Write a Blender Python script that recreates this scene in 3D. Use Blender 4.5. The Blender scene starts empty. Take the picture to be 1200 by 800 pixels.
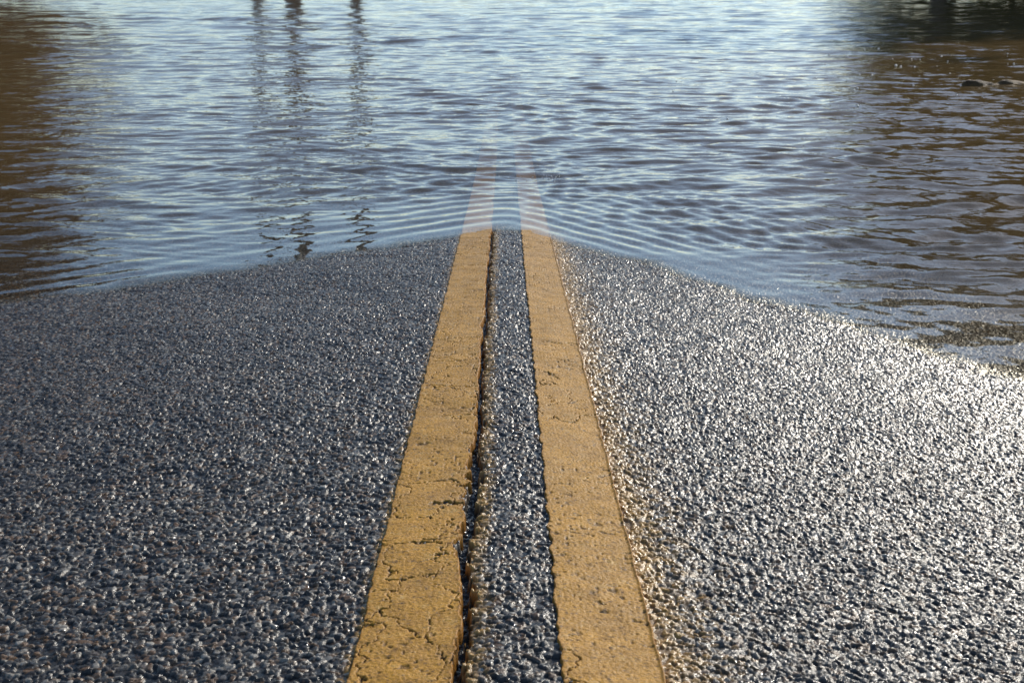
import bpy, math, numpy as np, random
rng=np.random.default_rng(7); random.seed(7)
T=rng.random((8,512,512)).astype(np.float32)
def h2(i,j,k): return T[k,i%512,j%512]
def vnoise(x,y,k=0):
    xi=np.floor(x).astype(np.int64); yi=np.floor(y).astype(np.int64)
    fx=(x-xi); fy=(y-yi); fx=fx*fx*(3-2*fx); fy=fy*fy*(3-2*fy)
    return (h2(xi,yi,k)*(1-fx)+h2(xi+1,yi,k)*fx)*(1-fy)+(h2(xi,yi+1,k)*(1-fx)+h2(xi+1,yi+1,k)*fx)*fy
def fbm(x,y,k=0,o=3):
    s=0;a=.5;t=0
    for n in range(o):
        s=s+a*vnoise(x*2**n+n*37.3,y*2**n+n*11.7,(k+n)%8); t+=a; a*=.5
    return s/t
def voro(x,y,jit=.85):
    xi=np.floor(x).astype(np.int64); yi=np.floor(y).astype(np.int64)
    f1=np.full(x.shape,9.,np.float32); f2=f1.copy(); ci=xi.copy(); cj=yi.copy()
    dx=np.zeros(x.shape,np.float32); dy=dx.copy()
    for a in (-1,0,1):
        for b in (-1,0,1):
            i=xi+a; j=yi+b
            px=i+.5+(h2(i,j,0)-.5)*jit-x; py=j+.5+(h2(i,j,1)-.5)*jit-y
            d=np.sqrt(px*px+py*py).astype(np.float32)
            c=d<f1
            f2=np.where(c,f1,np.minimum(f2,d)); f1=np.where(c,d,f1)
            ci=np.where(c,i,ci); cj=np.where(c,j,cj); dx=np.where(c,-px,dx); dy=np.where(c,-py,dy)
    return f1,f2,ci,cj,dx,dy
def sm(a,b,x):
    t=np.clip((x-a)/(b-a),0,1); return t*t*(3-2*t)

# ---------- road profile ----------
SL=.0629; Y0=4.76
ytab=np.arange(-400,900,.05); sl=np.interp(ytab,[-400,-14,-8,5.5,9,17,900],[0,0,SL,SL,.03,0,0])
ztab=-np.cumsum(sl)*.05; ztab-=np.interp(Y0,ytab,ztab)
def zc(y): return np.interp(y,ytab,ztab)
def crown(x):
    return np.where(x<0,.056,.105)*(np.sqrt(x*x+.05**2)-.05)
def road_z(x,y):
    return zc(y)-crown(x)+(fbm(x*1.7+2,y*1.7,2,2)-.5)*.018*sm(.1,.5,np.abs(x))+(fbm(x*9,y*9+4,4,3)-.5)*.008*(1-sm(5.,5.6,y))

def grid_mesh(name,X,Y,Z,attrs={},smooth=True):
    ny,nx=X.shape
    me=bpy.data.meshes.new(name)
    co=np.stack([X,Y,Z],-1).reshape(-1,3).astype(np.float32)
    idx=np.arange(nx*ny).reshape(ny,nx)
    f=np.stack([idx[:-1,:-1],idx[:-1,1:],idx[1:,1:],idx[1:,:-1]],-1).reshape(-1,4).astype(np.int32)
    me.vertices.add(len(co)); me.vertices.foreach_set('co',co.ravel())
    me.loops.add(f.size); me.loops.foreach_set('vertex_index',f.ravel())
    me.polygons.add(len(f)); me.polygons.foreach_set('loop_start',np.arange(0,f.size,4,dtype=np.int32))
    me.polygons.foreach_set('loop_total',np.full(len(f),4,np.int32))
    me.update(calc_edges=True)
    if smooth: me.shade_smooth()
    for k,v in attrs.items():
        a=me.attributes.new(k,'FLOAT','POINT'); a.data.foreach_set('value',np.ascontiguousarray(v,dtype=np.float32).ravel())
    ob=bpy.data.objects.new(name,me); bpy.context.collection.objects.link(ob); return ob
def graded(segs):
    out=[]
    for a,b,da,db in segs:
        p=a
        while p<b-1e-6:
            out.append(p); p+=da+(db-da)*(p-a)/(b-a)
    out.append(segs[-1][1]); return np.array(out)

# ---------- material helpers ----------
def mat(name):
    m=bpy.data.materials.new(name); m.use_nodes=True; nt=m.node_tree; nt.nodes.clear()
    out=nt.nodes.new('ShaderNodeOutputMaterial'); return m,nt,out
class N:
    def __init__(s,nt): s.nt=nt
    def __call__(s,t,**k):
        n=s.nt.nodes.new(t)
        ins=k.pop('i',{})
        for a,b in k.items(): setattr(n,a,b)
        for a,b in ins.items():
            if isinstance(b,bpy.types.NodeSocket): s.nt.links.new(b,n.inputs[a])
            else: n.inputs[a].default_value=b
        return n
    def math(s,op,a,b=0.,c=None,clamp=False):
        d={0:a,1:b}
        if c is not None: d[2]=c
        return s('ShaderNodeMath',operation=op,use_clamp=clamp,i=d).outputs[0]
    def attr(s,n): return s('ShaderNodeAttribute',attribute_name=n).outputs['Fac']
    def mix(s,f,a,b):
        n=s('ShaderNodeMix',data_type='RGBA')
        for k,v in ((0,f),(6,a),(7,b)):
            if isinstance(v,bpy.types.NodeSocket): s.nt.links.new(v,n.inputs[k])
            else: n.inputs[k].default_value=v if k==0 else (*v,1)
        return n.outputs[2]
    def noise(s,scale,vec,detail=3,rough=.5,dist=0):
        return s('ShaderNodeTexNoise',i={'Scale':scale,'Vector':vec,'Detail':detail,'Roughness':rough,'Distortion':dist}).outputs['Fac']
    def mapr(s,v,a,b,c=0.,d=1.):
        return s('ShaderNodeMapRange',i={0:v,1:a,2:b,3:c,4:d}).outputs[0]

# ---------- asphalt ----------
YTAIL=[(5.3,9,.02,.08),(9,30,.15,.6),(30,420,1,20)]
xs=graded([(-3.6,-1.6,.12,.02),(-1.6,-.65,.003,.0014),(-.65,.65,.0013,.0013),(.65,1.45,.0013,.0026),(1.45,3.6,.02,.12)])
ys=graded([(-60,-6,3,.3),(-6,1.05,.3,.01),(1.05,5.3,.0013,.0058)]+YTAIL)
X,Y=np.meshgrid(xs,ys)
det=sm(-1.75,-1.5,X)*(1-sm(1.38,1.55,X))*sm(1.,1.1,Y)*(1-sm(5.1,5.35,Y))
C=.0067
qx=X+(fbm(X*75,Y*75,2,2)-.5)*.007; qy=Y+(fbm(X*75+9,Y*75+5,3,2)-.5)*.007
f1,f2,ci,cj,dx,dy=voro(qx/C,qy/C,.98)
r1=h2(ci,cj,2); r2=h2(ci,cj,3)-.5; r3=h2(ci,cj,4)-.5; r4=h2(ci,cj,5)
e=np.clip((f2-f1)/.34,0,1); e=np.sqrt(e*(2-e))
top=np.where(r1<.3,.05+r1*.5,.35+.65*r1)
H=e*top*(1+ 1.5*(r2*dx+r3*dy))-.1*f1*f1
g1,g2,gi,gj,_,_=voro(X/.0034+7,Y/.0034+3,.9)
H=H*.0040+np.clip(g2-g1,0,.6)*.0013+ (fbm(X*25,Y*25,5,2)-.5)*.003
xc=-.0465+(fbm(Y*9,Y*0+3.3,1,5)-.5)*.020
cw=.0045+.004*vnoise(Y*14,Y*0+1,4)+.006*vnoise(Y*90,Y*0,5)
ck=np.clip(1.15-np.abs(X-xc)/cw+(h2(ci,cj,7)-.5)*1.1*(X>xc),0,1); ck=sm(0.05,.3,ck)*(1-.8*sm(4.6,5,Y))*(np.abs(X-xc)<.02)*(Y<5.2)
H=H-.014*ck
rav=sm(0,.004,X-xc)*(1-sm(.006,.026,X-xc))
H=H-.0025*rav*(h2(ci,cj,7))
Z=road_z(X,Y)+(H-.0042)*det-.0042*(1-det)
stain=np.maximum.reduce([
  (1-sm(.008,.042,X-xc))*sm(-.005,.004,X-xc)*.85,
  np.where(X>.148,np.exp(-np.clip(X-.148,0,9)/.055),0)*1.1,
  np.where(X<-.148,np.exp(-np.clip(-.148-X,0,9)/.008),0)*.95])
stain=np.clip(stain*1.8-(r4*.9),0,1)*(1-ck)*(.35+.65*np.clip(e*top*1.4,0,1))*(1-sm(4.6,5.2,Y))
road=grid_mesh('asphalt_road',X,Y,Z,{'stone':r4,'pit':np.clip(e*top,0,1)*(1-ck),'det':det,'stain':stain,'hue':h2(ci,cj,6)})
m,nt,out=mat('wet_asphalt'); n=N(nt)
pos=n('ShaderNodeNewGeometry').outputs['Position']
st=n.attr('stone'); pit=n.attr('pit'); detl=n.attr('det'); hue=n.attr('hue')
vor=n('ShaderNodeTexVoronoi',i={'Scale':130.,'Vector':pos})
vr=n('ShaderNodeSeparateColor',i={0:vor.outputs['Color']}).outputs[0]
stv=n('ShaderNodeMix',data_type='FLOAT',i={0:detl,2:vr,3:st}).outputs[0]
c1=n('ShaderNodeValToRGB',i={0:stv})
cr=c1.color_ramp; cr.elements[0].position=0; cr.elements[0].color=(.034,.031,.029,1); cr.elements[1].position=1; cr.elements[1].color=(.38,.34,.28,1)
for p,c in ((.5,(.062,.056,.051,1)),(.82,(.14,.125,.105,1))):
    q=cr.elements.new(p); q.color=c
warm=n.mapr(hue,.76,.82)
col=n.mix(n.math('MULTIPLY',warm,.65),c1.outputs[0],(.20,.11,.05))
pitf=n.mapr(pit,.0,.45); pitf=n.math('MAXIMUM',pitf,n.math('SUBTRACT',1.,detl))
col=n.mix(pitf,(.012,.011,.010),col)
col=n.mix(n.attr('stain'),col,(.50,.28,.07))
big=n.noise(1.3,pos,3)
col=n.mix(n.mapr(big,.4,.7,0,.3),col,(.033,.031,.030))
mic=n.noise(900.,pos,2)
rough=n.mapr(n.noise(160.,pos,2),.3,.7,.12,.48)
hgt=n.math('ADD',n.math('MULTIPLY',mic,.0005),n.math('MULTIPLY',n.math('MULTIPLY',vor.outputs['Distance'],-.003),n.math('SUBTRACT',1.,detl)))
bp=n('ShaderNodeBump',i={'Strength':1.,'Distance':1.,'Height':hgt})
spz=n('ShaderNodeSeparateXYZ',i={0:pos}).outputs[2]
b=n('ShaderNodeBsdfPrincipled',i={'Base Color':col,'Roughness':rough,'Normal':bp.outputs[0],'IOR':1.4,'Specular IOR Level':n.mapr(spz,-.012,-.001,.03,.46)})
nt.links.new(b.outputs[0],out.inputs[0]); road.data.materials.append(m)

# ---------- yellow lines ----------
def line(x0,side):
    lx=np.linspace(-.060,.060,116)
    ly=graded([(-40,1.0,2,.02),(1.0,5.3,.0014,.006)]+YTAIL)
    U,V=np.meshgrid(lx,ly); XX=x0+U
    wl=.05+(fbm(V*35,V*0+x0*50,1,4)-.5)*.006; wr=.05+(fbm(V*30,V*0+9+x0*50,2,4)-.5)*.004
    if side<0:
        xcv=-.0465+(fbm(V*9,V*0+3.3,1,5)-.5)*.020*(V<5.2)
        wr=np.minimum(wr+.004,xcv-x0-.001)+(fbm(V*60,U*30+4,3,4)-.5)*.011
        wr=wr-.012*sm(.66,.8,vnoise(V*9,V*0+2,6))*vnoise(V*60,V*0,2)
    else: wl=wl+(fbm(V*60,V*0+4,5,4)-.5)*.006
    wl=np.minimum(wl,.057); wr=np.minimum(wr,.057)
    d=np.minimum(wr-U,wl+U)
    s=sm(-.0004,.0016,d)
    a1,a2,ai,aj,_,_=voro((XX+(fbm(XX*75,V*75,2,2)-.5)*.007)/C,(V+(fbm(XX*75+9,V*75+5,3,2)-.5)*.007)/C,.98)
    tex=np.clip((a2-a1)/.5,0,1)*(.4+.6*h2(ai,aj,2))
    wob=fbm(XX*40,V*40,4,3)
    k=(XX+(fbm(XX*30,V*30,1,5)-.5)*.07)/.065; k2=(V+(fbm(XX*30+5,V*30+8,2,5)-.5)*.07)/.13
    q1,q2,_,_,_,_=voro(k,k2,.95)
    ex=.53 if side<0 else .70
    msk=sm(ex,ex+.06,fbm(XX*5+3,V*1.8,5,2)+ (.30*np.exp(-((V-1.6)/.28)**2) if side<0 else 0))
    cwid=.012+.036*vnoise(XX*50,V*50,3)
    cr_=(1-sm(0,1,(q2-q1)/cwid))*msk
    tv=V+(fbm(XX*22,V*6,6,4)-.5)*.09; cell=np.floor(tv/.21); fr_=np.abs(tv/.21-cell-.5-.5*(h2(cell.astype(np.int64),cell.astype(np.int64)*0+3,1)-.5))*.21
    tr_=(1-sm(0,.0024,fr_))*(h2(cell.astype(np.int64),cell.astype(np.int64)*0+int(side+3),3)>.5)*sm(.46,.58,vnoise(XX*26,V*5,7)+(.14 if side<0 else -.10))
    cr_=np.maximum(cr_,tr_*.85)
    notch=0
    if side<0:
        dd=np.hypot((U-.028)/.028,(V-1.74+.015*(fbm(U*90,V*90,2,3)-.5))/.009); notch=1-sm(.5,1.,dd+.7*(vnoise(U*160,V*160,1)-.5))
    pits=sm(.78,.88,vnoise(XX*150,V*150,7))*sm(.40,.6,vnoise(XX*8,V*8,2))
    bead=.0020*np.exp(-((wr-U-.0025)/.002)**2)*(1 if side>0 else .2)
    nearm=(V<5.3)
    Zt=.0020+nearm*(.0012*tex*(.4+.6*wob)+(wob-.5)*.0006+bead-.004*cr_-.006*notch-.0014*pits)
    ZZ=road_z(XX,V)+Zt*s+(-.045)*(1-s)
    dirt=np.clip(cr_+notch+.6*pits+(1-s),0,1)*np.where(V<5.3,1,.3)
    return grid_mesh('yellow_road_line',XX,V,ZZ,{'dirt':dirt,'tex':tex,'edge':1-sm(.0,.006,d)})
l1=line(-.100,-1); l2=line(.102,1)
m,nt,out=mat('yellow_thermoplastic'); n=N(nt)
pos=n('ShaderNodeNewGeometry').outputs['Position']
A=n.noise(14.,pos,5,.65); B=n.noise(300.,pos,3,.6); Cc=n.noise(60.,pos,4,.7); D=n.noise(130.,pos,3,.7)
col=n.mix(n.mapr(A,.35,.68),(.66,.325,.036),(.46,.23,.036))
col=n.mix(n.mapr(B,.42,.72,0,.7),col,(.24,.12,.024))
col=n.mix(n.mapr(Cc,.52,.72,0,.65),col,(.20,.10,.026))
col=n.mix(n.mapr(D,.56,.67,0,.8),col,(.09,.05,.02))
col=n.mix(n.mapr(Cc,.42,.28,0,.5),col,(.72,.45,.12))
col=n.mix(n.math('MULTIPLY',n.attr('edge'),.75),col,(.33,.13,.012))
col=n.mix(n.attr('dirt'),col,(.02,.016,.012))
hgt=n.math('ADD',n.math('MULTIPLY',B,.0013),n.math('MULTIPLY',n.noise(1100.,pos,2),.0005))
bp=n('ShaderNodeBump',i={'Strength':1.,'Distance':1.,'Height':hgt})
b=n('ShaderNodeBsdfPrincipled',i={'Base Color':col,'Roughness':n.mapr(Cc,.3,.7,.34,.65),'Normal':bp.outputs[0],'Specular IOR Level':.17})
nt.links.new(b.outputs[0],out.inputs[0]); l1.data.materials.append(m); l2.data.materials.append(m)

# ---------- ground ----------
def ground_z(x,y):
    ax=np.abs(x)
    base=np.where(ax<3.6,road_z(x,y)-.05,0)
    side=zc(y)-np.where(x<0,.2,.38)-.05-.35*sm(3.6,6,ax)
    bank=np.where(y>4,1,0)*( sm(13,19,ax)*1.3*sm(18,38,y) )
    far=sm(150,230,np.hypot(x,y))*1.5
    nn=(fbm(x*.25,y*.25,3,3)-.5)*.35*sm(4,8,ax)
    return np.where(ax<3.6,base,side+nn+bank)+far
gx=graded([(-700,-40,40,2),(-40,-6,1.2,.4),(-6,6,.3,.3),(6,40,.4,1.2),(40,700,2,40)])
gy=graded([(-300,-20,20,1.5),(-20,40,.5,.6),(40,900,1.5,40)])
GX,GY=np.meshgrid(gx,gy)
ground=grid_mesh('ground',GX,GY,ground_z(GX,GY)-.03*(np.abs(GX)<4))
m,nt,out=mat('grass_soil'); n=N(nt)
pos=n('ShaderNodeNewGeometry').outputs['Position']
col=n.mix(n.mapr(n.noise(1.2,pos,6,.65),.4,.65),(.05,.06,.02),(.10,.07,.035))
b=n('ShaderNodeBsdfPrincipled',i={'Base Color':col,'Roughness':.95,'Specular IOR Level':.1,'Normal':n('ShaderNodeBump',i={'Strength':1.,'Distance':.05,'Height':n.noise(20.,pos,5,.7)}).outputs[0]})
nt.links.new(b.outputs[0],out.inputs[0]); ground.data.materials.append(m); gmat=m
m,nt,out=mat('mud'); n=N(nt)
pos=n('ShaderNodeNewGeometry').outputs['Position']
col=n.mix(n.mapr(n.noise(6.,pos,6,.65),.4,.65),(.06,.035,.016),(.16,.095,.035))
b=n('ShaderNodeBsdfPrincipled',i={'Base Color':col,'Roughness':.7,'Specular IOR Level':.2,'Normal':n('ShaderNodeBump',i={'Strength':1.,'Distance':.05,'Height':n.noise(30.,pos,5,.7)}).outputs[0]})
nt.links.new(b.outputs[0],out.inputs[0])
bx=np.linspace(2.9,8,300); by=np.linspace(9.6,12.4,150); BX,BY=np.meshgrid(bx,by)
cy=10.75+.12*(BX-3.3)+(fbm(BX*1.5,BX*0,2,3)-.5)*.3
BZ=-.35+.38*np.exp(-((BY-cy)/.22)**2)*sm(2.9,3.6,BX)*(.80+.38*fbm(BX*4,BY*4,4,4))+(fbm(BX*9,BY*9,1,3)-.5)*.05-.5*np.clip(np.abs(BY-11.1)-1.1,0,9)
mud=grid_mesh('mud_bank',BX,BY,BZ); mud.data.materials.append(m)

# ---------- water ----------
wxs=graded([(-1200,-30,60,2),(-30,-5,.6,.05),(-5,-1.6,.035,.018),(-1.6,1.6,.016,.016),(1.6,5,.018,.035),(5,30,.05,.6),(30,1200,2,60)])
wys=graded([(-3,2.3,1,.04),(2.3,6,.007,.014),(6,14,.014,.035),(14,45,.035,.25),(45,1500,.6,80)])
WX,WY=np.meshgrid(wxs,wys)
dep=-np.where(np.abs(WX)<3.6,road_z(WX,WY),np.minimum(ground_z(WX,WY),-.15))
r=np.random.default_rng(11)
wz=np.zeros_like(WX); wx_=WX+(fbm(WX*.9,WY*.9,1,2)-.5)*.4; wy_=WY+(fbm(WX*.8+5,WY*.8,2,2)-.5)*.4
env=[.2+1.35*fbm(WX*.6+i*7,WY*.8+i*3,i,2) for i in range(4)]
dist=np.hypot(WX,WY)
rightb=1+1.0*sm(.3,1.6,WX)*(1-sm(7,12,WY))
for i in range(110):
    lam=.055*(11.0**r.random()); k=2*math.pi/lam; th=r.normal(0,.42)+(.12 if i%2 else -.15)
    slope=.0155*(1 if lam<.25 else .85)
    fade=1-sm(lam*110,lam*220,dist)
    if .12<lam<.4: fade=fade*rightb
    wz+=slope/k*np.sin(k*(wx_*math.sin(th)+wy_*math.cos(th))+r.uniform(0,6.28))*env[i%4]*fade
farw=sm(11,17,dist)*(1-sm(100,140,dist))
for i in range(26):
    lam=r.uniform(.6,1.7); k=2*math.pi/lam; th=r.normal(0,.8)
    wz+=.015/k*np.sin(k*(wx_*math.sin(th)+wy_*math.cos(th))+r.uniform(0,6.28))*farw
d0=np.clip(-(zc(WY)-crown(WX)),0,1)
wz*=.10+.90*sm(.0,.09,d0)
phs=d0*2*math.pi/.0095+fbm(WX*1.2,WY*1.2,3,3)*6
wz+=.0022*np.sin(phs)*(1-sm(.06,.18,d0))*sm(0.,.014,d0)*(.2+.8*sm(.35,.6,fbm(WX*1.0+4,WY*1.0,6,2)))*sm(0,.3,np.abs(WX)+.12)
wz+=.0030*np.exp(-((WY-7.6)/1.2)**2-((WX-.35)/.5)**2)*np.sin(2*math.pi*(WY*.8-np.abs(WX-.1)*.9)/.19)
water=grid_mesh('flood_water',WX,WY,wz,{'depth':np.clip(dep,-.2,.6)})
m,nt,out=mat('murky_water'); n=N(nt)
geo=n('ShaderNodeNewGeometry'); pos=geo.outputs['Position']; depth=n.attr('depth')
def mp(rot,sc):
    return n('ShaderNodeMapping',i={'Vector':pos,'Rotation':(0,0,math.radians(rot)),'Scale':sc}).outputs[0]
w2=n.noise(1.,mp(-14,(7,9,1)),2,.5,.3)
w3=n.noise(1.,mp(20,(17,22,1)),2,.5)
w4=n.noise(1.,mp(8,(1.2,1.8,1)),3,.6)
sp=n('ShaderNodeSeparateXYZ',i={0:pos}); farf=n.mapr(sp.outputs[1],9.,25.,0.,1.)
hh=n.math('ADD',n.math('MULTIPLY',w2,.0048),n.math('MULTIPLY',w3,.0026))
hh=n.math('MULTIPLY',hh,n.mapr(depth,0.,.10,.04,1.))
hh=n.math('ADD',hh,n.math('MULTIPLY',n.math('MULTIPLY',w4,.03),farf))
bp=n('ShaderNodeBump',i={'Strength':1.,'Distance':1.,'Height':hh}).outputs[0]
turb=n.math('SUBTRACT',1.,n.math('POWER',2.718,n.math('MULTIPLY',n.math('MAXIMUM',depth,0.),-5.2)))
tr=n('ShaderNodeBsdfTransparent',i={0:(.96,.94,.88,1)})
df=n('ShaderNodeBsdfDiffuse',i={0:(.165,.105,.043,1)})
body=n('ShaderNodeMixShader',i={0:turb,1:tr.outputs[0],2:df.outputs[0]})
gl=n('ShaderNodeBsdfGlossy',i={'Roughness':n.mapr(sp.outputs[1],8.,20.,.02,.10),'Normal':bp,'Color':(1,1,1,1)})
ior=n.math('ADD',1.333,n.math('MULTIPLY',geo.outputs['Backfacing'],1/1.333-1.333))
fr=n('ShaderNodeFresnel',i={0:ior,'Normal':bp})
film=n.mapr(depth,-.002,.007)
fin=n('ShaderNodeMixShader',i={0:n.math('MULTIPLY',fr.outputs[0],film),1:body.outputs[0],2:gl.outputs[0]})
nt.links.new(fin.outputs[0],out.inputs[0]); water.data.materials.append(m)

# ---------- added glossy beads standing in for sun sparkles; nearest clusters as foam flecks ----------
import bmesh
from mathutils import Matrix, Vector
r=np.random.default_rng(21); bm=bmesh.new()
def glint_bead(x,y,s):
    bmesh.ops.create_icosphere(bm,subdivisions=3,radius=s,matrix=Matrix.Translation((x,y,s*.2)))
for i in range(34):
    y=r.uniform(9.0,15.5); glint_bead(y*r.uniform(.22,.355),y,r.uniform(.003,.009)*(1.5 if r.random()<.15 else 1))
for i in range(8):
    y=r.uniform(7.5,12); glint_bead(y*r.uniform(.08,.26),y,r.uniform(.003,.006))
for i in range(22): glint_bead(.20+r.normal(0,.05),6.0+r.normal(0,.09),r.uniform(.0012,.0035))
for i in range(16):
    t=r.uniform(0,1); glint_bead(-.1+.55*t,5.95+.3*(t-.5)**2+r.normal(0,.03),r.uniform(.0012,.003))
me=bpy.data.meshes.new('glint_beads'); bm.to_mesh(me); bm.free(); me.shade_smooth()
m,nt,out=mat('glint_bead_gloss'); n=N(nt); pos=n('ShaderNodeNewGeometry').outputs['Position']
b=n('ShaderNodeBsdfPrincipled',i={'Base Color':n.mix(n.noise(40.,pos,2),(.35,.34,.31),(.6,.6,.57)),'Roughness':.3,'IOR':2.2}); nt.links.new(b.outputs[0],out.inputs[0])
me.materials.append(m); bpy.context.collection.objects.link(bpy.data.objects.new('glint_beads',me))

# ---------- trees ----------
def leafmat(name,a,b_):
    m,nt,out=mat(name); n=N(nt)
    rnd=n('ShaderNodeNewGeometry').outputs['Random Per Island']
    col=n.mix(rnd,a,b_)
    d=n('ShaderNodeBsdfDiffuse',i={0:col}); t=n('ShaderNodeBsdfTranslucent',i={0:col})
    mx=n('ShaderNodeMixShader',i={0:.3,1:d.outputs[0],2:t.outputs[0]})
    nt.links.new(mx.outputs[0],out.inputs[0]); return m
green=leafmat('foliage_green',(.03,.04,.012),(.085,.08,.025))
rust=leafmat('foliage_rust',(.06,.03,.018),(.11,.05,.025))
m,nt,out=mat('bark'); n=N(nt); pos=n('ShaderNodeNewGeometry').outputs['Position']
b=n('ShaderNodeBsdfPrincipled',i={'Base Color':n.mix(n.noise(9.,pos,4),(.05,.035,.025),(.14,.11,.08)),'Roughness':.9})
nt.links.new(b.outputs[0],out.inputs[0]); bark=m
def tube(vs,fs,p,q,r0,r1,s=7):
    p=np.array(p,float);q=np.array(q,float); d=q-p; d/=np.linalg.norm(d)
    u=np.cross(d,[.3,.9,.1]); u/=np.linalg.norm(u); w=np.cross(d,u); o=len(vs)
    for c,r in ((p,r0),(q,r1)):
        for k in range(s):
            a=2*math.pi*k/s; vs.append(tuple(c+r*(math.cos(a)*u+math.sin(a)*w)))
    for k in range(s): fs.append((o+k,o+(k+1)%s,o+s+(k+1)%s,o+s+k))
def tree(name,x,y,H,R,lm,seed,leaves=9000,low=.25):
    r=np.random.default_rng(seed); z0=float(ground_z(np.array([x*1.]),np.array([y*1.]))[0])-.1
    vs=[];fs=[];p=np.array([0,0,0.]);tips=[]
    seg=6
    for i in range(seg):
        q=p+np.array([r.normal(0,.12),r.normal(0,.12),H*.8/seg])
        tube(vs,fs,p,q,.024*H*(1-i/seg*.85),.024*H*(1-(i+1)/seg*.85),9)
        if i>=(0 if low<.15 else 1):
            for k in range(5):
                a=r.uniform(0,6.28); L=R*r.uniform(.55,1.)*(1.1-.5*i/seg)
                mid=q+np.array([math.cos(a)*L*.5,math.sin(a)*L*.5,L*.15]); en=q+np.array([math.cos(a)*L,math.sin(a)*L,L*r.uniform(-.15,.6)])
                tube(vs,fs,q,mid,.010*H*(1-i/seg*.6),.007*H*(1-i/seg*.6),5); tube(vs,fs,mid,en,.007*H*(1-i/seg*.6),.002*H,5); tips+= [mid,en,(mid+en)/2]
        p=q
    tips.append(p+np.array([0,0,H*.12])); nw=len(fs)
    tips=np.array(tips); c=tips[r.integers(0,len(tips),leaves)]
    c=c+r.normal(0,R*.15,(leaves,3)); c=c[c[:,2]>low*H*.8]
    s=r.uniform(.08,.18,len(c))[:,None]*H/9
    a=r.normal(size=(len(c),3)); a/=np.linalg.norm(a,axis=1)[:,None]; b_=np.cross(a,r.normal(size=(len(c),3))); b_/=np.linalg.norm(b_,axis=1)[:,None]
    V=np.stack([c-a*s,c+b_*s*.6,c+a*s,c-b_*s*.6],1).reshape(-1,3); o=len(vs)
    vs+=list(map(tuple,V)); fs+=[(o+4*i,o+4*i+1,o+4*i+2,o+4*i+3) for i in range(len(c))]
    me=bpy.data.meshes.new(name); me.from_pydata(vs,[],fs); me.materials.append(bark); me.materials.append(lm)
    mi=np.zeros(len(fs),np.int32); mi[nw:]=1; me.polygons.foreach_set('material_index',mi)
    ob=bpy.data.objects.new(name,me); bpy.context.collection.objects.link(ob); ob.location=(x,y,z0); return ob
tree('oak_tree',20.0,46,16.5,6.2,green,1,32000,.03)
tree('oak_tree',28,45,13,6.,green,2,24000,.03)
tree('oak_tree',24,57,16,6.2,green,3,20000,.1)
tree('oak_tree',19,62,10,5.2,green,4,14000,.03)
tree('oak_tree',14.0,47,13.2,4.0,green,12,10000,.5)
tree('oak_tree',-18.3,43,16.0,5.0,rust,5,30000,.03)
tree('oak_tree',-25,42,16,5.4,rust,6,20000,.1)
tree('oak_tree',-22,54,16,5.6,rust,8,18000,.1)
# distant tree line (single mass)
r=np.random.default_rng(5)
K=90000; ang=r.uniform(-math.pi/2,math.pi*1.5,K)
hmax=5.5+3.*fbm(ang*14,ang*0,2,3)
rad=240+r.normal(0,6,K); cz=.2+hmax*r.uniform(0,1,K); c=np.stack([rad*np.sin(ang),rad*np.cos(ang),cz],1)
s=r.uniform(.4,.9,K)[:,None]; a=r.normal(size=(K,3)); a/=np.linalg.norm(a,axis=1)[:,None]; b_=np.cross(a,r.normal(size=(K,3))); b_/=np.linalg.norm(b_,axis=1)[:,None]
V=np.stack([c-a*s,c+b_*s*.7,c+a*s,c-b_*s*.7],1).reshape(-1,3)
me=bpy.data.meshes.new('distant_treeline'); me.from_pydata(V.tolist(),[],[(4*i,4*i+1,4*i+2,4*i+3) for i in range(K)]); me.materials.append(green)
bpy.context.collection.objects.link(bpy.data.objects.new('distant_treeline',me))

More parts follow.
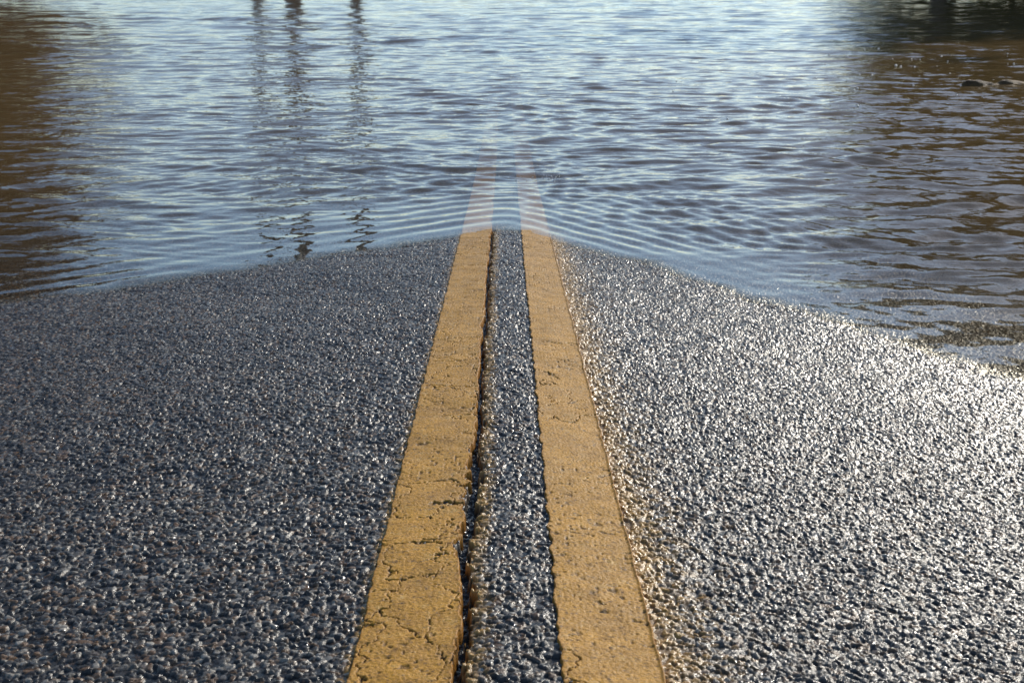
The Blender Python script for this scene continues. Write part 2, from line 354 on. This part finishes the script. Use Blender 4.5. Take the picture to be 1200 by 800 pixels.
# ---------- utility poles ----------
def pole(x,y,h,rr):
    vs=[];fs=[]; z0=-1.2
    tube(vs,fs,(0,0,z0),(0,0,h),rr,rr*.75,14)
    o=len(vs); fs.append(tuple(range(o-14,o)))
    def box(cx,cy,cz,sx,sy,sz):
        o=len(vs)
        for a in (-1,1):
            for b in (-1,1):
                for c in (-1,1): vs.append((cx+a*sx,cy+b*sy,cz+c*sz))
        for f in ((0,1,3,2),(4,6,7,5),(0,4,5,1),(2,3,7,6),(0,2,6,4),(1,5,7,3)): fs.append(tuple(o+i for i in f))
    box(0,-rr,h-.6,1.1,.06,.07); box(0,-rr,h-1.3,.8,.06,.06)
    for dx_ in (-1,-.45,.45,1): tube(vs,fs,(dx_,-rr,h-.53),(dx_,-rr,h-.33),.05,.03,8)
    me=bpy.data.meshes.new('utility_pole'); me.from_pydata(vs,[],fs); me.materials.append(bark)
    ob=bpy.data.objects.new('utility_pole',me); ob.location=(x,y,0); bpy.context.collection.objects.link(ob)
pole(-10.15,60,11.4,.24); pole(-7.1,49,11.4,.28); pole(-5.3,52,11.8,.22)

# ---------- light ----------
EL,AZ=math.radians(26),math.radians(33.5)
w=bpy.data.worlds.new('World'); bpy.context.scene.world=w; w.use_nodes=True
nt=w.node_tree; bg=nt.nodes['Background']; sky=nt.nodes.new('ShaderNodeTexSky'); sky.sky_type='NISHITA'; sky.sun_disc=False
sky.sun_elevation=EL; sky.sun_rotation=AZ; sky.ozone_density=2.0; sky.air_density=1.; sky.dust_density=.2
nt.links.new(sky.outputs[0],bg.inputs[0]); bg.inputs[1].default_value=.145
L=bpy.data.lights.new('sun','SUN'); L.energy=4.1; L.angle=math.radians(.5); L.color=(1,.93,.82)
lo=bpy.data.objects.new('sun',L); bpy.context.collection.objects.link(lo)
sd=Vector((math.sin(AZ)*math.cos(EL),math.cos(AZ)*math.cos(EL),math.sin(EL)))
lo.rotation_euler=sd.to_track_quat('Z','Y').to_euler()

# ---------- camera ----------
cam=bpy.data.cameras.new('camera'); co=bpy.data.objects.new('camera',cam); bpy.context.collection.objects.link(co)
co.location=(0,0,.866); co.rotation_euler=(math.radians(90-14.8),0,math.radians(-.27))
cam.sensor_width=36; cam.lens=50; cam.clip_start=.05; cam.clip_end=5000
cam.dof.use_dof=True; cam.dof.focus_distance=2.3; cam.dof.aperture_fstop=22
s=bpy.context.scene; s.camera=co; s.view_settings.view_transform='Standard'; s.view_settings.look='None'; s.view_settings.exposure=0
